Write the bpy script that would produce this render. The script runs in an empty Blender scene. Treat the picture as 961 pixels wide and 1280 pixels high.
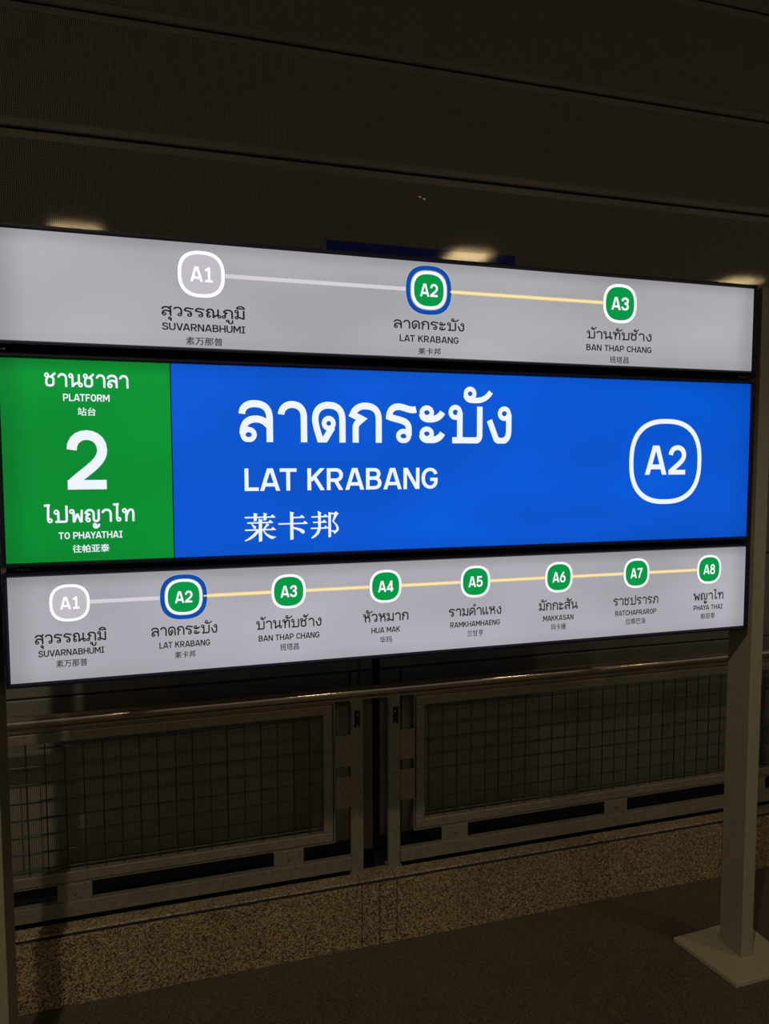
import bpy, bmesh, math, random
from mathutils import Vector, Matrix
random.seed(4)
R = math.radians
scene = bpy.context.scene
COL = scene.collection

# ---------------------------------------------------------------- camera, world, lights, exposure
F_PX = 887.77                                   # focal length for a 961 px wide frame
YAW, PITCH, ROLL = .2839, -.0671, -.0024
cd = bpy.data.cameras.new('camera'); cam = bpy.data.objects.new('camera', cd); COL.objects.link(cam)
cd.sensor_fit = 'HORIZONTAL'; cd.sensor_width = 36; cd.lens = 36 * F_PX / 961; cd.clip_start = .02
fw = Vector((math.sin(YAW) * math.cos(PITCH), math.cos(YAW) * math.cos(PITCH), math.sin(PITCH)))
rt = Vector((math.cos(YAW), -math.sin(YAW), 0)); up = rt.cross(fw)
r2 = rt * math.cos(ROLL) + up * math.sin(ROLL); u2 = -rt * math.sin(ROLL) + up * math.cos(ROLL)
cam.matrix_world = Matrix(((r2.x, u2.x, -fw.x, .3661), (r2.y, u2.y, -fw.y, -1.725), (r2.z, u2.z, -fw.z, 1.5511), (0, 0, 0, 1)))
scene.camera = cam
vs = scene.view_settings
vs.view_transform = 'Standard'; vs.look = 'None'; vs.gamma = 1; vs.exposure = 0; vs.use_curve_mapping = False
w = bpy.data.worlds.new('night'); scene.world = w; w.use_nodes = True
w.node_tree.nodes['Background'].inputs[0].default_value = (.9, .87, .82, 1)
w.node_tree.nodes['Background'].inputs[1].default_value = .16

def light(name, kind, loc, power, color, aim=(0, 0, -1), **kw):
    l = bpy.data.lights.new(name, kind); l.energy = power; l.color = color
    for k, v in kw.items(): setattr(l, k, v)
    o = bpy.data.objects.new(name, l); COL.objects.link(o); o.location = loc
    o.rotation_euler = Vector(aim).to_track_quat('-Z', 'Y').to_euler()
    return o
WARM = (1, .87, .66)
light('downlight_beam', 'SPOT', (-.3, -2.1, 3.93), 175, WARM, (.12, .05, -1), spot_size=R(100), spot_blend=.3, shadow_soft_size=.05)
light('downlight_beam', 'SPOT', (3.8, -2.1, 3.93), 60, WARM, (-.05, .05, -1), spot_size=R(100), spot_blend=.3, shadow_soft_size=.05)
LAMPS = ((-1.03, -9.2, 5.14), (5.30, -8.75, 5.14), (11.2, -9.0, 5.14), (-7.2, -9.1, 5.14))  # last lamp is added out of frame to brighten the wall

# ---------------------------------------------------------------- materials
def lin(c):
    return tuple((v / 255 / 12.92 if v / 255 <= .04045 else ((v / 255 + .055) / 1.055) ** 2.4) for v in c) + (1,)
def mat(name, col, rough=.5, metal=0, emit=None, strength=1, spec=.5):
    m = bpy.data.materials.new(name); m.use_nodes = True
    b = m.node_tree.nodes['Principled BSDF']
    b.inputs['Base Color'].default_value = tuple(col)[:3] + (1,)
    b.inputs['Roughness'].default_value = rough; b.inputs['Metallic'].default_value = metal
    b.inputs['Specular IOR Level'].default_value = spec
    if emit:
        b.inputs['Emission Color'].default_value = lin(emit); b.inputs['Emission Strength'].default_value = strength
    return m
def N(m, t, **kw):
    n = m.node_tree.nodes.new(t)
    for k, v in kw.items(): setattr(n, k, v)
    return n
def L(m, a, b): m.node_tree.links.new(a, b)
def noise_tint(m, scale, c1, c2, bump=0, detail=4, lo=.35, hi=.65, dist=.002):
    b = m.node_tree.nodes['Principled BSDF']
    tc = N(m, 'ShaderNodeTexCoord'); n = N(m, 'ShaderNodeTexNoise'); r = N(m, 'ShaderNodeValToRGB')
    n.inputs['Scale'].default_value = scale; n.inputs['Detail'].default_value = detail
    L(m, tc.outputs['Object'], n.inputs['Vector']); L(m, n.outputs['Fac'], r.inputs['Fac'])
    r.color_ramp.elements[0].position = lo; r.color_ramp.elements[1].position = hi
    r.color_ramp.elements[0].color = c1 + (1,); r.color_ramp.elements[1].color = c2 + (1,)
    L(m, r.outputs['Color'], b.inputs['Base Color'])
    if bump:
        bp = N(m, 'ShaderNodeBump'); bp.inputs['Strength'].default_value = bump; bp.inputs['Distance'].default_value = dist
        L(m, n.outputs['Fac'], bp.inputs['Height']); L(m, bp.outputs['Normal'], b.inputs['Normal'])
    return m
def granite(name, c_dark, c_mid, c_light, scale=230, rough=.45):
    m = mat(name, c_mid, rough); b = m.node_tree.nodes['Principled BSDF']
    tc = N(m, 'ShaderNodeTexCoord'); v = N(m, 'ShaderNodeTexVoronoi'); v.inputs['Scale'].default_value = scale
    r = N(m, 'ShaderNodeValToRGB'); n = N(m, 'ShaderNodeTexNoise'); n.inputs['Scale'].default_value = 3; n.inputs['Detail'].default_value = 3
    L(m, tc.outputs['Object'], v.inputs['Vector']); L(m, tc.outputs['Object'], n.inputs['Vector'])
    sp = N(m, 'ShaderNodeSeparateColor'); L(m, v.outputs['Color'], sp.inputs[0]); L(m, sp.outputs[0], r.inputs['Fac'])
    e = r.color_ramp.elements; e[0].position = .18; e[0].color = c_dark + (1,); e[1].position = .9; e[1].color = c_light + (1,)
    k = e.new(.5); k.color = c_mid + (1,)
    mx = N(m, 'ShaderNodeMix', data_type='RGBA', blend_type='MULTIPLY'); mx.inputs[0].default_value = .5
    L(m, r.outputs['Color'], mx.inputs[6]); L(m, n.outputs['Fac'], mx.inputs[7]); L(m, mx.outputs[2], b.inputs['Base Color'])
    return m
def perforated(name, col, hole, pitch, rad, rough, spec=.5, metal=0., coat=0.):
    """painted sheet metal with a square grid of small round holes"""
    m = mat(name, col, rough, metal, spec=spec); b = m.node_tree.nodes['Principled BSDF']
    tc = N(m, 'ShaderNodeTexCoord'); sx = N(m, 'ShaderNodeSeparateXYZ'); L(m, tc.outputs['Object'], sx.inputs[0])
    def mth(op, a, c=None):
        n = N(m, 'ShaderNodeMath', operation=op)
        if hasattr(a, 'is_linked'): L(m, a, n.inputs[0])
        else: n.inputs[0].default_value = a
        if c is not None:
            if hasattr(c, 'is_linked'): L(m, c, n.inputs[1])
            else: n.inputs[1].default_value = c
        return n.outputs[0]
    sq = []
    for ax in (0, 2):
        f = mth('SUBTRACT', mth('FRACT', mth('DIVIDE', mth('ADD', sx.outputs[ax], 50.), pitch)), .5)
        sq.append(mth('MULTIPLY', f, f))
    d = mth('SQRT', mth('ADD', sq[0], sq[1]))
    h = mth('LESS_THAN', d, rad / pitch)
    mx = N(m, 'ShaderNodeMix', data_type='RGBA'); L(m, h, mx.inputs[0])
    mx.inputs[6].default_value = tuple(col)[:3] + (1,); mx.inputs[7].default_value = tuple(hole)[:3] + (1,)
    L(m, mx.outputs[2], b.inputs['Base Color'])
    s = mth('MULTIPLY', mth('SUBTRACT', 1., h), spec); L(m, s, b.inputs['Specular IOR Level'])
    b.inputs['Coat Weight'].default_value = coat; b.inputs['Coat Roughness'].default_value = .04
    n = N(m, 'ShaderNodeTexNoise'); n.inputs['Scale'].default_value = 420; L(m, tc.outputs['Object'], n.inputs['Vector'])
    bp = N(m, 'ShaderNodeBump'); bp.inputs['Strength'].default_value = .5; bp.inputs['Distance'].default_value = .0006
    L(m, n.outputs['Fac'], bp.inputs['Height']); L(m, bp.outputs['Normal'], b.inputs['Normal'])
    b2 = N(m, 'ShaderNodeBump'); b2.inputs['Strength'].default_value = .04; b2.inputs['Distance'].default_value = .0004
    L(m, n.outputs['Fac'], b2.inputs['Height']); L(m, b2.outputs['Normal'], b.inputs['Coat Normal'])
    return m
def backlit(name, col, span=None, dark=.78):
    """translucent printed face lit from inside: slightly uneven tubes, fading at the ends and the top edge"""
    m = mat(name, (.01, .01, .012), .5, emit=col, spec=.04)
    b = m.node_tree.nodes['Principled BSDF']
    tc = N(m, 'ShaderNodeTexCoord'); n = N(m, 'ShaderNodeTexNoise'); n.inputs['Scale'].default_value = 2.2; n.inputs['Detail'].default_value = 1
    mp = N(m, 'ShaderNodeMapping'); mp.inputs['Scale'].default_value = (1, 1, 2.2)
    L(m, tc.outputs['Object'], mp.inputs[0]); L(m, mp.outputs[0], n.inputs['Vector'])
    r = N(m, 'ShaderNodeMapRange'); r.inputs[1].default_value = .3; r.inputs[2].default_value = .7; r.inputs[3].default_value = .88; r.inputs[4].default_value = 1.08
    L(m, n.outputs['Fac'], r.inputs[0]); last = r.outputs[0]
    if span:
        x0, x1, z0, z1 = span; sx = N(m, 'ShaderNodeSeparateXYZ'); L(m, tc.outputs['Object'], sx.inputs[0])
        for ax, a, c, wd in ((0, x0, x1, .07), (2, z0, z1, .035)):
            for edge, sgn in ((a, 1), (c, -1)):
                q = N(m, 'ShaderNodeMapRange', interpolation_type='SMOOTHSTEP')
                q.inputs[1].default_value = edge; q.inputs[2].default_value = edge + sgn * wd
                q.inputs[3].default_value = dark if not (ax == 2 and sgn == 1) else .93; q.inputs[4].default_value = 1
                L(m, sx.outputs[ax], q.inputs[0])
                k = N(m, 'ShaderNodeMath', operation='MULTIPLY'); L(m, last, k.inputs[0]); L(m, q.outputs[0], k.inputs[1]); last = k.outputs[0]
    L(m, last, b.inputs['Emission Strength'])
    return m
M = {}
M['wall'] = mat('grey_painted_metal', (.085, .078, .062), .38)
noise_tint(M['wall'], 6, (.105, .098, .08), (.125, .116, .096), 0)
M['perf'] = perforated('perforated_metal', (.17, .157, .13), (.008, .007, .006), .0058, .0018, .6, .1, coat=.25)
M['blue_reflection'] = perforated('navy_wall_reflection', (.010, .024, .26), (.004, .006, .03), .0058, .0016, .6, .1, coat=.35)
M['black'] = mat('dark_backing', (.006, .006, .006), .8)
M['frame'] = mat('navy_black_frame', (.006, .006, .022), .42, spec=.22)
M['groove'] = mat('black_groove', (.003, .003, .005), .6, spec=.12)
M['post'] = noise_tint(mat('olive_grey_paint', (.2, .18, .12), .48), 160, (.17, .155, .105), (.21, .19, .13), .1)
M['rail'] = mat('brushed_stainless', (.50, .42, .34), .13, .9)
M['bar'] = noise_tint(mat('galvanised_bar', (.2, .18, .13), .42, .35), 90, (.13, .118, .09), (.17, .155, .115), .1)
M['wire'] = mat('black_wire', (.02, .018, .016), .5)
M['bolt'] = mat('bolt_steel', (.4, .37, .3), .25, 1)
M['granite'] = granite('brown_granite', (.035, .026, .016), (.18, .128, .066), (.42, .31, .17), 300)
M['granite_top'] = granite('brown_granite_flamed', (.05, .038, .022), (.22, .16, .085), (.40, .30, .17), 320, .6)
M['floor'] = granite('platform_stone', (.035, .028, .018), (.062, .049, .031), (.10, .08, .052), 330, .6)
M['plate'] = noise_tint(mat('base_plate_paint', (.24, .21, .13), .5), 200, (.21, .185, .12), (.26, .23, .15), .1)
M['ceil'] = mat('ceiling_sheet', (.10, .09, .075), .6)
M['lamp'] = mat('lamp_diffuser', (.8, .8, .8), .5, emit=(255, 222, 160), strength=55)
M['white'] = mat('print_white', (.006, .006, .006), .5, spec=.04, emit=(238, 245, 255))
M['ringwhite'] = mat('print_bright_white', (.006, .006, .006), .5, spec=.04, emit=(252, 254, 255))
M['ink'] = mat('print_black', (.006, .006, .006), .5, spec=.04, emit=(34, 29, 34))
M['green'] = mat('print_badge_green', (.006, .006, .006), .5, spec=.04, emit=(0, 150, 70))
M['ring'] = mat('print_ring_blue', (.006, .006, .006), .5, spec=.04, emit=(8, 76, 168))
M['mauve'] = mat('print_pale_mauve', (.006, .006, .006), .5, spec=.04, emit=(192, 186, 196))
M['pale'] = mat('print_pale_line', (.006, .006, .006), .5, spec=.04, emit=(212, 207, 217))
M['yellow'] = mat('print_yellow_line', (.006, .006, .006), .5, spec=.04, emit=(240, 208, 140))
M['yellow_core'] = mat('print_yellow_core', (.006, .006, .006), .5, spec=.04, emit=(255, 232, 178))
M['hair'] = mat('print_hairline', (.006, .006, .006), .5, spec=.04, emit=(120, 118, 126))
M['logo'] = mat('tiny_maker_mark', (.03, .03, .035), .5)

# ---------------------------------------------------------------- mesh helpers
def obj(name, bm, m, parent=None, smooth=False, bevel=0):
    me = bpy.data.meshes.new(name)
    if smooth:
        for f in bm.faces: f.smooth = True
    bm.to_mesh(me); bm.free()
    for x in (m if isinstance(m, (list, tuple)) else [m]): me.materials.append(x)
    o = bpy.data.objects.new(name, me); COL.objects.link(o)
    if parent: o.parent = parent
    if bevel:
        b = o.modifiers.new('edge', 'BEVEL'); b.width = bevel; b.segments = 2; b.limit_method = 'ANGLE'
    return o
def box(bm, x0, x1, y0, y1, z0, z1, mi=0):
    v = [bm.verts.new((x, y, z)) for z in (z0, z1) for y in (y0, y1) for x in (x0, x1)]
    for q in ((0, 2, 3, 1), (4, 5, 7, 6), (0, 1, 5, 4), (2, 6, 7, 3), (0, 4, 6, 2), (1, 3, 7, 5)):
        f = bm.faces.new([v[i] for i in q]); f.material_index = mi
    return v
def B(name, m, parent, *a, bevel=0):
    bm = bmesh.new(); box(bm, *a); return obj(name, bm, m, parent, bevel=bevel)
def rod(bm, p, q, r, n=12, cap=True):
    p, q = Vector(p), Vector(q); d = (q - p).normalized()
    a = d.orthogonal().normalized(); c = d.cross(a); rings = []
    for e in (p, q):
        rings.append([bm.verts.new(e + (a * math.cos(2 * math.pi * i / n) + c * math.sin(2 * math.pi * i / n)) * r) for i in range(n)])
    for i in range(n):
        bm.faces.new((rings[0][i], rings[0][(i + 1) % n], rings[1][(i + 1) % n], rings[1][i]))
    if cap: bm.faces.new(rings[0][::-1]); bm.faces.new(rings[1])
def empty(name, loc=(0, 0, 0)):
    o = bpy.data.objects.new(name, None); COL.objects.link(o); o.location = loc; return o
def tag(o, label=None, cat=None, group=None, kind=None):
    for k, v in (('label', label), ('category', cat), ('group', group), ('kind', kind)):
        if v: o[k] = v
    return o
def bolt(parent, x, y, z, r=.0045, name='bolt'):
    bm = bmesh.new(); rod(bm, (x, y, z), (x, y - .004, z), r, 8); rod(bm, (x, y - .004, z), (x, y - .007, z), r * .6, 6)
    return obj(name, bm, M['bolt'], parent)

# ---------------------------------------------------------------- setting: floor, perforated wall, roof, kerb
f_ = B('floor', M['floor'], None, -8.5, 12.5, -11, .66, -.12, 0); tag(f_, kind='structure')
YW = .62
wall = B('wall_back', M['black'], None, -3.2, 6.5, .66, .70, 0, 5.25); tag(wall, kind='structure')
def wall_panel(x0, x1, z0, z1, margin=.024, p0=None, p1=None, th=.012, perf=True, name='wall_panel', parent=None):
    """sheet panel: folded edges, plain border, perforated field; p0/p1 are (y, z) of the lower and upper edge when it leans"""
    a = Vector((0,) + (p0 or (YW, z0))); c = Vector((0,) + (p1 or (YW, z1)))
    d = c - a; h = d.length; d.normalize(); nrm = Vector((0, -d.z, d.y))
    bm = bmesh.new()
    def P(x, s, k): q = a + d * s + nrm * k; return bm.verts.new((x, q.y, q.z))
    e = .004
    back = [P(x0, 0, -th), P(x1, 0, -th), P(x1, h, -th), P(x0, h, -th)]
    rim = [P(x0, 0, -e), P(x1, 0, -e), P(x1, h, -e), P(x0, h, -e)]
    fr = [P(x0 + e, e, 0), P(x1 - e, e, 0), P(x1 - e, h - e, 0), P(x0 + e, h - e, 0)]
    mg = margin
    inn = [P(x0 + mg, mg, 0), P(x1 - mg, mg, 0), P(x1 - mg, h - mg, 0), P(x0 + mg, h - mg, 0)]
    for A, C in ((back, rim), (rim, fr), (fr, inn)):
        for i in range(4): bm.faces.new((A[i], A[(i + 1) % 4], C[(i + 1) % 4], C[i]))
    f = bm.faces.new(inn); f.material_index = 1 if perf else 0
    bm.faces.new(back[::-1])
    return obj(name, bm, [M['wall'], M['perf']], parent or wall)
g = .003
# lower bay: inset perforated panels either side of a plain pilaster with an open joint
wall_panel(-3.1, -.335, .236, .838 - g, .042); wall_panel(-.329, .924 - g, .236, .838 - g, .042)
wall_panel(1.109 + g, 2.90, .236, .838 - g, .042); wall_panel(2.906, 4.4, .236, .838 - g, .042); wall_panel(4.406, 6.4, .236, .838 - g, .042)
wall_panel(.926, .9560, .236, .838 - g, .005, perf=False); wall_panel(.9595, 1.0065, .192, .838 - g, .004)
wall_panel(1.031, 1.107, .236, .838 - g, .005, perf=False)
wall_panel(-3.1, .9560, .8395, 1.18, .03, perf=False); wall_panel(.9595, 1.0065, .8395, 1.18, .005, perf=False)
wall_panel(1.031, 6.4, .8395, 1.18, .03, perf=False)
zs = [1.183, 1.50, 1.84, 2.19, 2.53, 2.887]
for a, c in zip(zs[:-1], zs[1:]): wall_panel(-3.1, 6.4, a + g, c - g)
arc = [(.62, 2.887), (.62, 3.29), (.62, 3.69), (.60, 4.08), (.50, 4.46), (.30, 4.82), (.02, 5.14)]
for a, c in zip(arc[:-1], arc[1:]):
    dy, dz = (c[0] - a[0]), (c[1] - a[1]); q = g / math.hypot(dy, dz)
    wall_panel(-3.1, 6.4, 0, 0, p0=(a[0] + dy * q, a[1] + dz * q), p1=(c[0] - dy * q, c[1] - dz * q))
bm = bmesh.new()
pr = [(y + .03, z + .02) for y, z in arc]
vv = [[bm.verts.new((x, y, z)) for y, z in pr] for x in (-3.1, 6.4)]
for i in range(len(pr) - 1): bm.faces.new((vv[0][i], vv[0][i + 1], vv[1][i + 1], vv[1][i]))
obj('roof_backing', bm, M['black'], wall)
for x, z in ((1.176, 2.455), (1.192, 2.449)): bolt(wall, x, YW, z, .005)
c_ = B('ceiling', M['ceil'], None, -8.5, 12.5, -11, .10, 5.20, 5.30); tag(c_, kind='structure')

def kerb_tile(x0, x1, name='granite_slab'):
    return B(name, M['granite'], kerb, x0, x1, .393, .4005, 0, .2045, bevel=.001)
kerb = B('trim_1', M['black'], None, -3.2, 6.5, .4005, .464, 0, .175); tag(kerb, kind='structure')
xs = [-3.1, -1.55, -.36, .9065, .9655, 1.0235, 2.30, 3.55, 4.9, 6.4]
for a, c in zip(xs[:-1], xs[1:]): kerb_tile(a + .0012, c - .0012)
B('joint_filler', M['black'], kerb, -3.1, 6.4, .4008, .4163, .17, .2025)
xs = [-3.1, -1.55, -.36, .9065, 1.0235, 2.30, 3.55, 4.9, 6.4]
for a, c in zip(xs[:-1], xs[1:]):
    bm = bmesh.new(); yb = .486 if a == .9065 else .466; pf = [(.4165, .2045), (.4185, .2065), (yb, .2065), (yb, .1775), (.4165, .1775)]
    A = [bm.verts.new((a + .0012, y, z)) for y, z in pf]; C = [bm.verts.new((c - .0012, y, z)) for y, z in pf]
    bm.faces.new(A); bm.faces.new(C[::-1])
    for i in range(5): bm.faces.new((A[i], C[i], C[(i + 1) % 5], A[(i + 1) % 5]))
    obj('coping_stone', bm, M['granite_top'], kerb)

# ---------------------------------------------------------------- navy sheet above the sign: a blue wall reflection put in as colour
pl = B('reflection_sheet', M['blue_reflection'], None, .852, 1.534, YW - .006, YW, 2.06, 2.286, bevel=.001)
tag(pl, 'long dark navy sheet put in for a blue reflection in the perforated wall, showing just above the sign', 'plate')

# ---------------------------------------------------------------- railing behind the sign
rail = tag(empty('platform_railing', (.97, .47, .2065)), 'grey metal guard railing with wire mesh panels and steel handrail behind the sign', 'railing')
inv = Vector(rail.location)
def child(o): o.location = -inv; return o       # children keep world coordinates in their meshes
bm = bmesh.new(); rod(bm, (-3, .469, .8165), (6.3, .469, .8165), .0175, 24)
child(obj('handrail', bm, M['rail'], rail, smooth=True))
child(B('rail_strip', M['bar'], rail, -3, 6.3, .467, .473, .789, .796))
def fence_post(x0, x1, s):
    p = child(B('post', M['bar'], rail, x0, x1, .469, .483, .2065, .797, bevel=.001))
    br = B('bracket', M['bar'], p, x0 + .004, x1 - .006, .464, .469, .692, .780, bevel=.001)
    B('slot', M['groove'], p, x0 + (.012 if s > 0 else .016), x1 - (.012 if s > 0 else .008), .4625, .464, .700, .755)
    bolt(p, (x0 + x1) / 2, .4625, .742, .003); bolt(p, (x0 + x1) / 2, .464, .772, .003); bolt(p, (x0 + x1) / 2, .4625, .706, .003)
    B('foot', M['bar'], p, x0 - .004, x1 + .004, .462, .50, .2065, .211)
    bm = bmesh.new(); rod(bm, ((x0 + x1) / 2, .476, .79), ((x0 + x1) / 2, .472, .806), .008, 10); obj('saddle', bm, M['bar'], p)
def section(X0, X1, tabs):
    fence_post(X1, X1 + .042, 1); fence_post(X0 - .042, X0, -1)
    child(B('bottom_rail', M['bar'], rail, X0, X1, .462, .484, .2225, .267, bevel=.0015))
    a, c = X0 + .058 , X1 - .058
    bm = bmesh.new(); z0, z1 = .322, .778
    for e, y0, y1 in ((0, .474, .500), ):
        for (p, q, r_, s) in ((a, c, z0, z0 + .031), (a, c, z1 - .031, z1), (a, a + .031, z0 + .031, z1 - .031), (c - .031, c, z0 + .031, z1 - .031)):
            box(bm, p, q, y0, y1, r_, s)
    fr = child(obj('mesh_frame', bm, M['bar'], rail, bevel=.0025))
    bm = bmesh.new()
    for (p, q, r_, s) in ((a - .007, c + .007, z0 - .006, z0 - .002), (a - .007, c + .007, z1 + .002, z1 + .006), (a - .007, a - .003, z0 - .002, z1 + .002), (c + .003, c + .007, z0 - .002, z1 + .002)):
        box(bm, p, q, .476, .515, r_, s)
    obj('frame_flange', bm, M['bar'], fr)
    bm = bmesh.new(); x = a + .031 + .017
    while x < c - .03: rod(bm, (x, .486, z0 + .031), (x, .486, z1 - .031), .0023, 5, False); x += .0518
    z = z1 - .031 - .018
    while z > z0 + .03: rod(bm, (a + .031, .4885, z), (c - .031, .4885, z), .0023, 5, False); z -= .0518
    child(obj('wire_mesh', bm, M['wire'], rail))
    for s, xa, xb in ((1, c + .007, X1), (-1, X0, a - .007)):
        for za, zb in ((.570, .673), (.431, .537)):
            t = child(B('tab', M['bar'], rail, xa, xb, .468, .473, za, zb, bevel=.0015)); bolt(t, (xa + xb) / 2 + s * .002, .468, (za + zb) / 2)
    for x in tabs:
        t = child(B('tab', M['bar'], rail, x - .048, x + .048, .469, .474, .266, .318, bevel=.0015)); bolt(t, x, .469, .292)
section(-.85, .8895, (-.583, .051, .685))
section(1.0585, 2.80, (1.255, 1.89, 2.52))
section(2.97, 4.71, (3.17, 3.80, 4.44))

# ---------------------------------------------------------------- stroke alphabets: M/L/C paths, O = ring (cx cy rx ry)
TH = {
'ล': (.90, 'M.10 .67 C.10 .84 .25 .915 .42 .915 C.68 .915 .80 .80 .80 .55 L.80 0|M.76 .40 C.68 .52 .55 .55 .45 .55 C.20 .55 .115 .40 .115 .19|O.26 .175 .145 .108'),
'า': (.79, 'M.10 .67 C.10 .83 .25 .915 .38 .915 C.58 .915 .69 .80 .69 .60 L.69 0'),
'ด': (.93, 'M.27 -.06 C.17 .25 .10 .42 .10 .57 C.10 .80 .25 .915 .46 .915 C.70 .915 .83 .80 .83 .55 L.83 0|M.265 -.06 L.56 .38|O.46 .47 .125 .108'),
'ก': (.90, 'M.16 0 L.16 .36 C.16 .48 .25 .52 .33 .585 L.08 .70 C.14 .85 .28 .915 .43 .915 C.68 .915 .80 .80 .80 .58 L.80 0'),
'ร': (.86, 'M.86 .855 C.70 .80 .52 .915 .36 .915 C.18 .915 .10 .80 .09 .66 C.32 .57 .65 .60 .65 .36 L.65 .18|O.50 .175 .15 .108'),
'ะ': (.74, 'O.21 .78 .145 .108|M.07 .75 C.08 .60 .25 .61 .36 .615 C.52 .63 .62 .70 .67 .80|O.21 .24 .145 .108|M.07 .21 C.08 .07 .25 .075 .36 .08 C.52 .09 .62 .16 .67 .26'),
'บ': (1.04, 'O.21 .80 .14 .118|M.345 .80 L.345 .08|M.12 .075 L.78 .075 C.90 .075 .945 .12 .945 .24 L.945 .96'),
'ป': (1.04, 'O.21 .80 .14 .118|M.345 .80 L.345 .08|M.12 .075 L.78 .075 C.90 .075 .945 .12 .945 .24 L.945 1.28'),
'ง': (.80, 'M.10 .61 L.31 .12 C.34 .06 .70 -.03 .70 .34 L.70 .78|O.56 .79 .14 .115'),
'น': (1.06, 'O.18 .83 .13 .112|M.31 .83 L.31 0|M.34 .09 C.45 .24 .60 .31 .82 .33|M.82 .95 L.82 .20|O.93 .175 .125 .108'),
'ม': (.93, 'O.18 .83 .13 .112|M.31 .83 L.29 .2|O.19 .175 .125 .108|M.30 .25 L.80 .06|M.83 .95 L.83 0'),
'ณ': (1.32, 'O.24 .175 .13 .108|M.115 .18 L.115 .38 C.115 .48 .22 .53 .29 .585 L.07 .70 C.13 .85 .24 .915 .37 .915 C.56 .915 .65 .80 .65 .60 L.65 0|M.67 .09 C.76 .22 .88 .30 1.06 .33|M1.07 .95 L1.07 .20|O1.18 .175 .125 .108'),
'ภ': (1.0, 'O.15 .175 .125 .108|M.27 .18 L.27 .38 C.27 .48 .33 .53 .40 .585 L.16 .70 C.22 .85 .36 .915 .50 .915 C.78 .915 .89 .80 .89 .60 L.89 0'),
'ว': (.80, 'M.09 .70 C.09 .86 .25 .915 .38 .915 C.60 .915 .70 .80 .70 .55 L.70 .2|O.56 .175 .14 .108'),
'ส': (.92, 'M.10 .67 C.10 .84 .25 .915 .42 .915 C.68 .915 .80 .80 .80 .55 L.80 0|M.76 .40 C.68 .52 .55 .55 .45 .55 C.20 .55 .115 .40 .115 .19|O.26 .175 .145 .108|M.58 .78 L.92 1.02'),
'ห': (.94, 'O.18 .83 .13 .112|M.31 .83 L.31 0|M.31 .40 C.42 .56 .55 .66 .72 .72|O.72 .84 .12 .105|M.60 .60 C.78 .60 .83 .50 .83 .36 L.83 0'),
'ค': (.93, 'M.12 0 L.10 .55 C.10 .80 .25 .915 .46 .915 C.70 .915 .83 .80 .83 .55 L.83 0|M.15 .14 C.24 .28 .36 .32 .50 .36|O.48 .50 .125 .108'),
'ท': (.94, 'O.18 .83 .13 .112|M.31 .83 L.31 0|M.31 .36 C.40 .72 .52 .90 .64 .90 C.78 .90 .84 .80 .84 .62 L.84 0'),
'ช': (.90, 'O.18 .83 .13 .112|M.31 .83 C.31 .66 .14 .62 .14 .40 L.14 .28 C.14 .10 .28 .08 .42 .08 C.60 .08 .70 .12 .70 .32 L.70 .52 C.70 .62 .64 .68 .50 .72 L.86 1.0'),
'พ': (1.02, 'O.18 .83 .13 .112|M.31 .83 L.31 .0|M.31 -.03 L.57 .66|M.57 .66 L.85 -.03|M.87 0 L.91 .95'),
'ญ': (1.12, 'O.24 .175 .13 .108|M.115 .18 L.115 .38 C.115 .48 .22 .53 .29 .585 L.07 .70 C.13 .85 .24 .915 .37 .915 C.56 .915 .65 .80 .65 .60 L.65 .25 C.65 .02 1.02 .02 1.02 .25 L1.02 .95|O.72 -.22 .10 .085|M.63 -.24 C.66 -.50 1.02 -.46 1.03 -.14'),
'แ': (.84, 'M.10 .96 L.10 .18|O.235 .175 .13 .108|M.56 .96 L.56 .18|O.695 .175 .13 .108'),
'ไ': (.56, 'M.00 1.30 L.42 1.32|M.30 1.34 L.27 .2|O.40 .175 .13 .108'),
}
MARK = {   # drawn from the right edge of the letter they sit on
'ั': 'O-.39 1.29 .13 .108|M-.52 1.26 C-.50 1.10 -.32 1.12 -.20 1.12 C-.02 1.12 .14 1.20 .24 1.35',
'้': 'O-.37 1.28 .10 .09|M-.28 1.24 C-.24 1.10 -.10 1.16 .12 1.42|M-.40 1.13 L-.12 1.14',
'ิ': 'M-.74 1.14 C-.66 1.44 -.10 1.44 -.06 1.14 L-.74 1.14',
'ุ': 'O-.20 -.24 .10 .088|M-.095 -.2 L-.095 -.52',
'ู': 'O-.52 -.22 .10 .088|M-.42 -.2 L-.42 -.36 C-.42 -.52 -.08 -.52 -.08 -.34 L-.08 -.12',
'ำ': 'O-.16 1.26 .12 .10',
}
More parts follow.
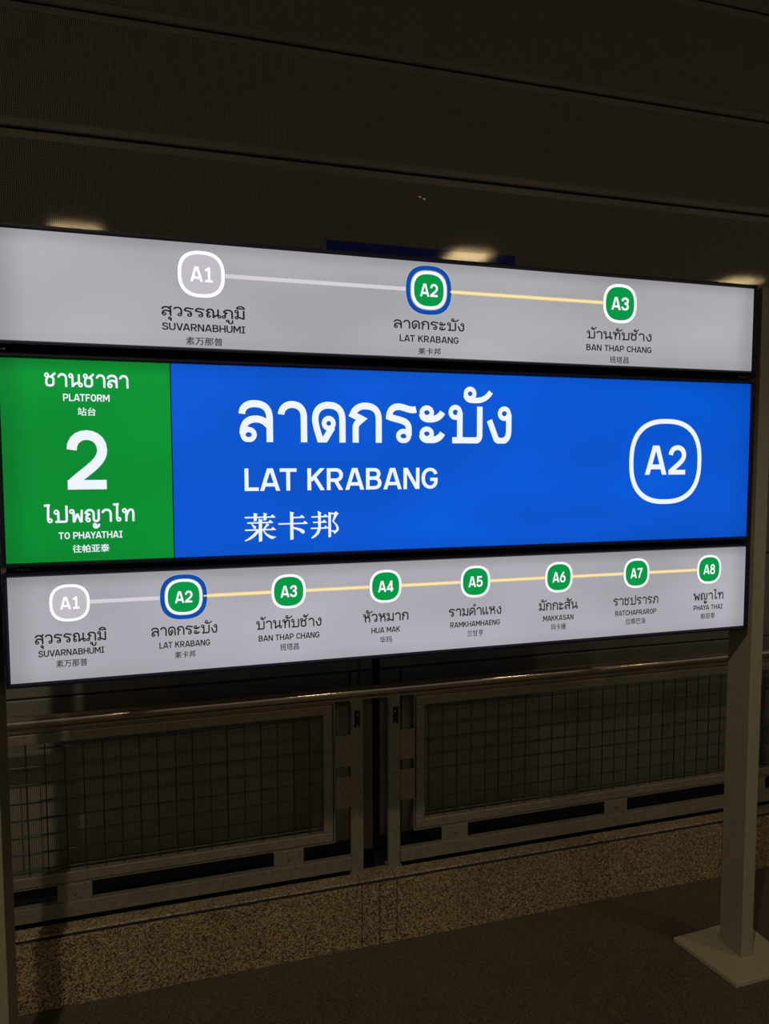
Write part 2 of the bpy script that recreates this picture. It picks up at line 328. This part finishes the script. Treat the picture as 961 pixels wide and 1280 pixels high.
EN = {
'L': (.56, 'M.08 1 L.08 .08 L.56 .08'), 'A': (.79, 'M.052 -.08 L.383 1.08|M.738 -.08 L.407 1.08|M.19 .27 L.60 .27'), 'T': (.68, 'M0 .92 L.68 .92|M.34 .92 L.34 0'),
'K': (.72, 'M.08 0 L.08 1|M.68 1.07 L.14 .44|M.29 .60 L.67 -.07'), 'R': (.70, 'M.08 0 L.08 .92 L.38 .92 C.68 .92 .68 .45 .38 .45 L.08 .45|M.36 .45 L.637 -.07'),
'B': (.68, 'M.08 0 L.08 1|M.08 .92 L.36 .92 C.62 .92 .62 .53 .36 .53 L.08 .53|M.36 .53 C.68 .53 .68 .08 .36 .08 L.08 .08'),
'N': (.72, 'M.08 0 L.08 1|M.08 1.03 L.64 -.03|M.64 0 L.64 1'), 'G': (.74, 'M.65 .70 C.60 1.02 .08 1.04 .08 .5 C.08 -.04 .66 -.04 .66 .38 L.66 .45 L.40 .45'),
'S': (.68, 'M.61 .72 C.58 .98 .10 1.0 .10 .73 C.10 .46 .61 .57 .61 .27 C.61 .0 .08 .0 .06 .29'), 'U': (.72, 'M.08 1 L.08 .36 C.08 -.03 .64 -.03 .64 .36 L.64 1'),
'V': (.74, 'M.047 1.08 L.378 -.08|M.693 1.08 L.362 -.08'), 'H': (.72, 'M.08 0 L.08 1|M.64 0 L.64 1|M.08 .5 L.64 .5'), 'M': (.86, 'M.08 0 L.08 1|M.78 0 L.78 1|M.10 .98 L.43 .32 L.76 .98'),
'I': (.44, 'M0 .925 L.44 .925|M0 .075 L.44 .075|M.22 0 L.22 1'), 'P': (.66, 'M.08 0 L.08 .92 L.36 .92 C.66 .92 .66 .42 .36 .42 L.08 .42'),
'C': (.70, 'M.63 .70 C.58 1.02 .08 1.04 .08 .5 C.08 -.04 .58 -.02 .63 .30'), 'E': (.58, 'M.58 .92 L.08 .92 L.08 .08 L.58 .08|M.08 .51 L.52 .51'),
'F': (.56, 'M.56 .92 L.08 .92 L.08 0|M.08 .49 L.50 .49'), 'O': (.74, 'M.37 .93 C.0 .93 .0 .07 .37 .07 C.74 .07 .74 .93 .37 .93'), 'Y': (.70, 'M.02 1.08 L.35 .42|M.68 1.08 L.35 .42|M.35 .50 L.35 0'),
'1': (.56, 'M.08 .76 L.32 .92|M.32 1 L.32 0|M.06 .075 L.56 .075'), '2': (.64, 'M.08 .68 C.08 1.02 .58 1.02 .58 .68 C.58 .46 .32 .34 .07 .10|M0 .08 L.64 .08'),
'3': (.64, 'M.07 .72 C.12 1.0 .57 1.0 .55 .73 C.54 .57 .42 .54 .26 .54|M.26 .54 C.66 .54 .64 .07 .33 .07 C.16 .07 .08 .16 .06 .28'),
'4': (.66, 'M.48 0 L.48 1|M.46 .96 L.07 .24 L.66 .24'), '5': (.64, 'M.58 .92 L.15 .92 L.12 .50 C.30 .66 .60 .60 .58 .33 C.56 .0 .13 .0 .06 .25'),
'6': (.66, 'M.48 1.0 C.22 .72 .08 .50 .08 .33|O.33 .32 .25 .25'), '7': (.60, 'M.0 .92 L.58 .92 C.42 .60 .28 .30 .24 0'), '8': (.66, 'O.33 .735 .21 .19|O.33 .29 .25 .215'),
' ': (.27, ''),
}
def sample(path):
    """path string -> list of (points, closed)"""
    out = []
    for s in path.split('|'):
        s = s.strip()
        if not s: continue
        if s[0] == 'O':
            cx, cy, rx, ry = map(float, s[1:].split())
            out.append(([(cx + rx * math.cos(2 * math.pi * i / 20), cy + ry * 1.13 * math.sin(2 * math.pi * i / 20)) for i in range(20)], True)); continue
        toks = s.replace('M', ' M ').replace('L', ' L ').replace('C', ' C ').split(); pts = []; i = 0
        while i < len(toks):
            c = toks[i]; i += 1
            if c in 'ML':
                pts.append((float(toks[i]), float(toks[i + 1]))); i += 2
            else:
                q = list(map(float, toks[i:i + 6])); i += 6; p0 = pts[-1]
                while True:
                    for k in range(1, 11):
                        t = k / 10; a = (1 - t) ** 3; b = 3 * t * (1 - t) ** 2; d = 3 * t * t * (1 - t); e = t ** 3
                        pts.append((a * p0[0] + b * q[0] + d * q[2] + e * q[4], a * p0[1] + b * q[1] + d * q[3] + e * q[5]))
                    if i < len(toks) and toks[i] not in 'MLC': q = list(map(float, toks[i:i + 6])); i += 6; p0 = pts[-1]
                    else: break
        out.append((pts, False))
    return out
def ribbon(polys, pts, closed, w):
    n = len(pts); sides = []
    for i in range(n):
        p = Vector(pts[i]); a = Vector(pts[i - 1]) if (i or closed) else None; c = Vector(pts[(i + 1) % n]) if (i < n - 1 or closed) else None
        d1 = (p - a).normalized() if a is not None else (c - p).normalized(); d2 = (c - p).normalized() if c is not None else d1
        n1 = Vector((-d1.y, d1.x)); n2 = Vector((-d2.y, d2.x)); m = (n1 + n2)
        m = m.normalized() if m.length > 1e-4 else n1
        k = min(1 / max(m.dot(n1), .1), 2.2) * w / 2
        sides.append((p + m * k, p - m * k))
    for i in range(n if closed else n - 1):
        a, b = sides[i], sides[(i + 1) % n]; polys.append([a[0], a[1], b[1], b[0]])
def clip(q, lo, hi):
    for sgn, lim in ((1, lo), (-1, hi)):
        out = []
        for i in range(len(q)):
            a, b = q[i - 1], q[i]; da, db = sgn * (a.y - lim), sgn * (b.y - lim)
            if (da < 0) != (db < 0): out.append(a.lerp(b, da / (da - db)))
            if db >= 0: out.append(b)
        q = out
        if len(q) < 3: return None
    return q
KERN = ('VA', 'AV', 'AT', 'TA', 'YA', 'AY', 'PA', 'LA')
def word(text, thai, w):
    polys = []; x = 0; font = TH if thai else EN; R_ = 0; gap = .10 if thai else .085
    last = ''
    for ch in text:
        if not thai and last + ch in KERN: x -= .09 if last + ch != 'LA' else .03
        last = ch; n0 = len(polys)
        if thai and ch in MARK:
            for pts, cl in sample(MARK[ch]): ribbon(polys, [(px + R_, py) for px, py in pts], cl, w * (.72 if cl else .85))
            if ch != 'ำ': continue
            ch = 'า'
        adv, path = font[ch]; n0 = len(polys)
        for pts, cl in sample(path): ribbon(polys, [(px + x, py) for px, py in pts], cl, w * (.74 if (cl and thai) else 1))
        if ch != 'ญ': polys[n0:] = [q for q in (clip(p, 0, 1 if ch in EN and not ch.isdigit() else 2) for p in polys[n0:]) if q]
        R_ = x + adv; x += adv + gap
    return polys
def hbar(x0, x1, y): return [[(x0, y - 16), (x1 - 110, y - 18), (x1 - 75, y - 68), (x1 + 8, y + 8), (x1 - 20, y + 16), (x0 + 14, y + 20)]]
def vbar(x, y0, y1, w): return [[(x - w / 2, y0), (x + w / 2 + 22, y0 + 26), (x + w / 2, y0 + 62), (x + w / 2, y1 - 14), (x - w / 2 + 12, y1), (x - w / 2, y1 - 4)]]
CN = {   # three station-name characters in a bold song style, drawn stroke by stroke
'莱': (112, hbar(112, 835, 264) + vbar(362, 150, 362, 72) + vbar(590, 150, 352, 66) + hbar(168, 780, 402) + vbar(480, 300, 885, 78)
      + [[(262, 425), (300, 435), (380, 500), (378, 545), (350, 562), (325, 545)], [(630, 415), (692, 465), (650, 492), (585, 572), (545, 565), (602, 470)]]
      + hbar(115, 842, 582) + [[(385, 598), (450, 590), (450, 640), (350, 750), (240, 825), (125, 868), (112, 845), (200, 790), (310, 690)],
      [(530, 595), (560, 600), (640, 690), (740, 745), (855, 775), (800, 800), (760, 830), (700, 805), (600, 720)]]),
'卡': (132, vbar(460, 135, 865, 76) + hbar(480, 770, 290) + hbar(135, 845, 445) + [[(490, 530), (580, 550), (700, 585), (765, 630), (768, 685), (735, 712), (700, 700), (640, 640), (500, 575)]]),
'邦': (135, [[(310, 130), (402, 180), (385, 204), (385, 560), (380, 620), (340, 720), (260, 800), (170, 850), (150, 825), (250, 730), (305, 620), (320, 560), (318, 200)]]
      + hbar(152, 565, 285) + hbar(190, 535, 428) + hbar(135, 575, 582) + vbar(602, 165, 830, 64)
      + [[(632, 190), (720, 190), (755, 150), (830, 215), (795, 240), (705, 410), (790, 500), (830, 590), (815, 660), (720, 745), (700, 700), (635, 665), (635, 645), (720, 655), (760, 640), (770, 590), (740, 500), (665, 415), (715, 235), (632, 230)]]),
}
def word_cn(text, bold=0):
    polys = []
    for i, ch in enumerate(text):
        x0, ps = CN[ch]
        for p in ps:
            polys.append([Vector(((a - x0) / 740 + i * 1.055, (885 - b) / 740)) for a, b in p])
            if bold: polys.append([q + Vector((0, bold)) for q in polys[-1]])
    return polys
def font_polys(text, bold):
    """flat outlines of Blender's built-in typeface, for the small Chinese lines"""
    c = bpy.data.curves.new('glyphs', 'FONT'); c.body = text; c.size = 1; c.resolution_u = 3
    o = bpy.data.objects.new('glyphs', c); COL.objects.link(o); bpy.context.view_layer.update()
    me = bpy.data.meshes.new_from_object(o.evaluated_get(bpy.context.evaluated_depsgraph_get()))
    polys = [[Vector(me.vertices[i].co[:2]) + Vector((dx, dx * .6)) for i in p.vertices] for p in me.polygons for dx in (-bold, 0, bold)]
    bpy.data.objects.remove(o); bpy.data.curves.remove(c); bpy.data.meshes.remove(me)
    return polys
def lettering(name, polys, m, parent, x0, x1, base, h, y, fit_y=False):
    xs = [p.x for q in polys for p in q]; a, c = min(xs), max(xs); sx = (x1 - x0) / (c - a)
    if fit_y:
        ys = [p.y for q in polys for p in q]; ya = min(ys); sy = h / (max(ys) - ya)
    else: ya, sy = 0, h
    bm = bmesh.new()
    for q in polys:
        vs_ = [bm.verts.new((x0 + (p.x - a) * sx, y, base + (p.y - ya) * sy)) for p in q]
        try: bm.faces.new(vs_)
        except ValueError: pass
    return obj(name, bm, m, parent)
def squircle(bm, cx, cz, r, y, mi, n=56, e=2.55, r_in=None):
    def P(rr, t):
        c, s = math.cos(t), math.sin(t); k = (abs(c) ** e + abs(s) ** e) ** (-1 / e); return bm.verts.new((cx + rr * k * c, y, cz + rr * k * s))
    O = [P(r, 2 * math.pi * i / n) for i in range(n)]
    if r_in:
        I = [P(r_in, 2 * math.pi * i / n) for i in range(n)]
        for i in range(n): f = bm.faces.new((O[i], O[(i + 1) % n], I[(i + 1) % n], I[i])); f.material_index = mi
    else: f = bm.faces.new(O); f.material_index = mi

# ---------------------------------------------------------------- the station sign
sign = tag(empty('station_sign', (1.0, 0, 0)), 'freestanding station name sign of three backlit boxes on two grey posts', 'sign')
off = Vector((-1.0, 0, 0))
def ch(o): o.location = off; return o
ch(B('post', M['post'], sign, 2.022, 2.0655, -.004, .088, .014, 2.064, bevel=.0012))
ch(B('post', M['post'], sign, -.078, -.0285, -.004, .088, .014, 2.064, bevel=.0012))
def base_plate(q, h=.014):
    bm = bmesh.new(); A = [bm.verts.new((x, y, 0)) for x, y in q]; C = [bm.verts.new((x, y, h)) for x, y in q]
    bm.faces.new(A[::-1]); bm.faces.new(C)
    for i in range(len(q)): bm.faces.new((A[i], A[(i + 1) % len(q)], C[(i + 1) % len(q)], C[i]))
    return ch(obj('base_plate', bm, M['plate'], sign, bevel=.0015))
base_plate([(1.924, -.0925), (2.165, -.088), (2.165, .150), (1.884, .136)])
base_plate([(-.185, -.0925), (.045, -.0925), (.045, .140), (-.185, .140)])
for x0, x1 in ((2.004, 2.0225), (-.0290, -.008)):
    for z in (1.12, 1.25, 1.40, 1.72, 1.87, 2.01): ch(B('bracket', M['groove'], sign, x0, x1, .012, .05, z - .015, z + .015))
ch(B('back_channel', M['groove'], sign, -.006, 2.002, .03, .08, 1.30, 1.83))
XL, XR = 0, 1.9943
def light_box(z0, z1, faces, label):
    """casing part; children: frame, lit faces"""
    o = .0095
    bm = bmesh.new(); xa, xb, za, zb = XL - o + .0015, XR + o, z0 - o, z1 + o
    box(bm, xa + .0015, xb - .0015, .0015, .086, za + .0015, zb - .0015)
    c = ch(obj('light_box', bm, M['frame'], sign)); c['label'] = label
    bm = bmesh.new()
    def ring(dx, y): return [bm.verts.new((x, y, z)) for x, z in ((xa + dx, za + dx), (xb - dx, za + dx), (xb - dx, zb - dx), (xa + dx, zb - dx))]
    rs = [ring(0, .004), ring(0, -.005), ring(.001, -.0062), ring(.0055, -.0062), ring(o - .0002, -.0002), ring(o - .0002, .002)]
    for A, C in zip(rs[:-1], rs[1:]):
        for i in range(4): bm.faces.new((A[i], A[(i + 1) % 4], C[(i + 1) % 4], C[i]))
    obj('frame', bm, M['frame'], c)
    for x0, x1, m, lb in faces:
        bm = bmesh.new(); box(bm, x0, x1, 0, .0014, z0, z1)
        f = obj('lit_face', bm, m, c)
        if lb: f['label'] = lb
    return c
m_top = backlit('backlit_grey_upper', (172, 172, 176), (XL, XR, 1.8221, 2.0593))
m_low = backlit('backlit_grey_lower', (172, 170, 178), (XL, XR, 1.0639, 1.3027))
m_blue = backlit('backlit_blue', (0, 86, 210), (-9, XR, 1.3343, 1.7839), .88)
m_green = backlit('backlit_green', (0, 143, 50), (XL, 9, 1.3343, 1.7839), .72)
XD = .3565
top = light_box(1.8221, 2.0593, [(XL, XR, m_top, None)], 'upper grey light box with three stations')
mid = light_box(1.3343, 1.7839, [(XL, XD - .0012, m_green, 'green platform face'), (XD + .0012, XR, m_blue, 'blue station name face')], 'tall middle light box, green and blue')
low = light_box(1.0639, 1.3027, [(XL, XR, m_low, None)], 'lower grey light box with eight stations')
for x0, z in ((1.953, 1.8035), (-.012, 1.8035), (.02, 1.319)):
    bm = bmesh.new()
    for k in range(3): box(bm, x0 + k * .010, x0 + k * .010 + .007, .0030, .004, z - .0025, z + .0025)
    ch(obj('maker_mark', bm, M['logo'], sign))

YP = -.0006
def badge(parent, cx, cz, code, r, r_in, w_code, h_code, style):
    """style: 'passed' pale mauve, 'green', 'here' green with a blue ring"""
    bm = bmesh.new(); mats = [M['ringwhite'], M['green'], M['mauve'], M['ring'], M['hair'], M['pale']]
    if style == 'here':
        R0, R1 = r_in[0], r_in[1]
        squircle(bm, cx, cz, R0 * 1.012, YP, 5); squircle(bm, cx, cz, R0, YP - .0002, 3)
        squircle(bm, cx, cz, R1, YP - .0004, 5); squircle(bm, cx, cz, r * 1.025, YP - .0005, 4)
        squircle(bm, cx, cz, r, YP - .0007, 0); squircle(bm, cx, cz, r_in[2], YP - .0009, 1)
    else:
        squircle(bm, cx, cz, r * 1.012, YP - .0003, 4)
        squircle(bm, cx, cz, r, YP - .0007, 0); squircle(bm, cx, cz, r_in, YP - .0009, 2 if style == 'passed' else 1)
    b = obj('station_badge', bm, mats, parent)
    b['label'] = {'passed': 'pale badge', 'green': 'green badge', 'here': 'green badge ringed in blue'}[style] + ' reading ' + code
    return lettering('badge_code', word(code, False, .17), M['ringwhite'], parent, cx - w_code / 2, cx + w_code / 2, cz - h_code / 2, h_code, YP - .0012)
def route(parent, x0, x1, z, m, core=None, t=.0094):
    bm = bmesh.new(); v = lambda a, y, b: bm.verts.new((a, y, b))
    bm.faces.new((v(x0, YP, z - t / 2), v(x1, YP, z - t / 2), v(x1, YP, z + t / 2), v(x0, YP, z + t / 2)))
    if core:
        q = t * .24
        f = bm.faces.new((v(x0, YP - .0002, z - q), v(x1, YP - .0002, z - q), v(x1, YP - .0002, z + q), v(x0, YP - .0002, z + q))); f.material_index = 1
    return obj('route_line', bm, [m] + ([core] if core else []), parent)
def cn(parent, text, x0, x1, base, h, m, y, bold=.012):
    return lettering('chinese_lettering', word_cn(text, .03 if h < .03 else 0) if text == '莱卡邦' else font_polys(text, bold), m, parent, x0, x1, base, h, y, True)
def station(parent, cx, th, en, zh, wt, we, wc, z_th, h_th, z_en, h_en, z_cn, h_cn):
    # the marks overhang the last letter, so the width is that of the whole word
    lettering('thai_lettering', word(th, True, .165), M['ink'], parent, cx - wt / 2, cx + wt / 2, z_th, h_th, YP)
    lettering('latin_lettering', word(en, False, .17), M['ink'], parent, cx - we / 2, cx + we / 2, z_en, h_en, YP)
    cn(parent, zh, cx - wc / 2, cx + wc / 2, z_cn, h_cn, M['ink'], YP)
S_ = [('A1', 'สุวรรณภูมิ', 'SUVARNABHUMI', '素万那普'), ('A2', 'ลาดกระบัง', 'LAT KRABANG', '莱卡邦'), ('A3', 'บ้านทับช้าง', 'BAN THAP CHANG', '班塔昌'),
      ('A4', 'หัวหมาก', 'HUA MAK', '华玛'), ('A5', 'รามคำแหง', 'RAMKHAMHAENG', '兰甘亨'), ('A6', 'มักกะสัน', 'MAKKASAN', '玛卡珊'),
      ('A7', 'ราชปรารภ', 'RATCHAPRAROP', '拉察巴洛'), ('A8', 'พญาไท', 'PHAYA THAI', '帕亚泰')]
# upper box
ZT = 1.9895; tx = [.4303 + .5571 * i for i in range(3)]
route(top, tx[0] + .05, tx[1] - .058, ZT, M['pale']); route(top, tx[1] + .058, tx[2] - .05, ZT, M['yellow'], M['yellow_core'])
for i, (wt, we, wc) in enumerate(((.189, .188, .083), (.190, .159, .061), (.206, .2075, .060))):
    code, th, en, zh = S_[i]
    if i == 1: badge(top, tx[i], ZT, code, .0475, (.0610, .0495, .0397), .048, .0318, 'here')
    else: badge(top, tx[i], ZT, code, .0530, .0448, (.051, .0, .055)[i], .0345, 'passed' if i == 0 else 'green')
    station(top, tx[i] + (.004, .002, .001)[i], th, en, zh, wt, we, wc, 1.8915, .0218, 1.8595, .0166, 1.8280, .0183)
# lower box
ZB = 1.2403; bx = [.1276 + .24806 * i for i in range(8)]
route(low, bx[0] + .04, bx[1] - .045, ZB, M['pale'], t=.0088); route(low, bx[1] + .045, bx[7] - .035, ZB, M['yellow'], M['yellow_core'], .0088)
W_ = ((.1506, .1385, .0655), (.1503, .1155, .0475), (.161, .1503, .0465), (.1217, .077, .0325), (.151, .143, .047), (.1215, .094, .046), (.1487, .1355, .0665), (.1066, .1024, .050))
for i, (wt, we, wc) in enumerate(W_):
    code, th, en, zh = S_[i]
    if i == 1: badge(low, bx[i], ZB, code, .0425, (.0535, .0437, .0362), .040, .0278, 'here')
    else: badge(low, bx[i], ZB, code, .0425, .0360, .0405 if i else .041, .0285, 'passed' if i == 0 else 'green')
    station(low, bx[i] + .0005, th, en, zh, wt, we, wc, 1.1495, .0218, 1.1202, .0146, 1.0935, .0172)
# middle box
lettering('thai_lettering', word('ลาดกระบัง', True, .168), M['white'], mid, .5096, 1.2205, 1.6050, .0995, YP)
lettering('latin_lettering', word('LAT KRABANG', False, .155), M['white'], mid, .5211, 1.0125, 1.4878, .0541, YP)
cn(mid, '莱卡邦', .5193, .7509, 1.3650, .0720, M['white'], YP)
bm = bmesh.new(); squircle(bm, 1.7055, 1.5567, .1207, YP, 0, 72, 2.5, .1075)
o = obj('station_badge', bm, M['white'], mid); o['label'] = 'large white outlined badge reading A2'
lettering('badge_code', word('A2', False, .165), M['white'], mid, 1.6362, 1.7736, 1.5196, .0825, YP)
lettering('thai_lettering', word('ชานชาลา', True, .172), M['white'], mid, .0906, .2651, 1.7240, .0300, YP)
lettering('latin_lettering', word('PLATFORM', False, .16), M['white'], mid, .1276, .2240, 1.6932, .0158, YP)
cn(mid, '站台', .1565, .1942, 1.6612, .0185, M['white'], YP, .016)
o = lettering('platform_number', word('2', False, .165), M['white'], mid, .1312, .2159, 1.4962, .1305, YP); o['label'] = 'large white platform number 2'
lettering('thai_lettering', word('ไปพญาไท', True, .172), M['white'], mid, .0810, .2707, 1.4220, .0300, YP)
lettering('latin_lettering', word('TO PHAYATHAI', False, .16), M['white'], mid, .1092, .2436, 1.3850, .0155, YP)
cn(mid, '往帕亚泰', .1373, .2149, 1.3535, .0183, M['white'], YP, .016)

# ---------------------------------------------------------------- ceiling lights over the platform (glints show in wall and rail; the last is added unseen, as fill)
for i, (x, y) in enumerate((l[:2] for l in LAMPS)):
    t = tag(empty('ceiling_light', (x, y, 5.20)), 'square ceiling light ' + ('glinting in the wall above the left end of the sign', 'glinting in the wall above the middle of the sign', 'glinting in the wall above the right end of the sign', 'added far left, beyond the frame, to brighten the wall')[i], 'ceiling light', 'ceiling lights over the platform')
    B('housing', M['frame'], t, -.37, .37, -.37, .37, -.05, 0)
    B('diffuser', M['lamp'], t, -.34, .34, -.34, .34, -.056, -.05)
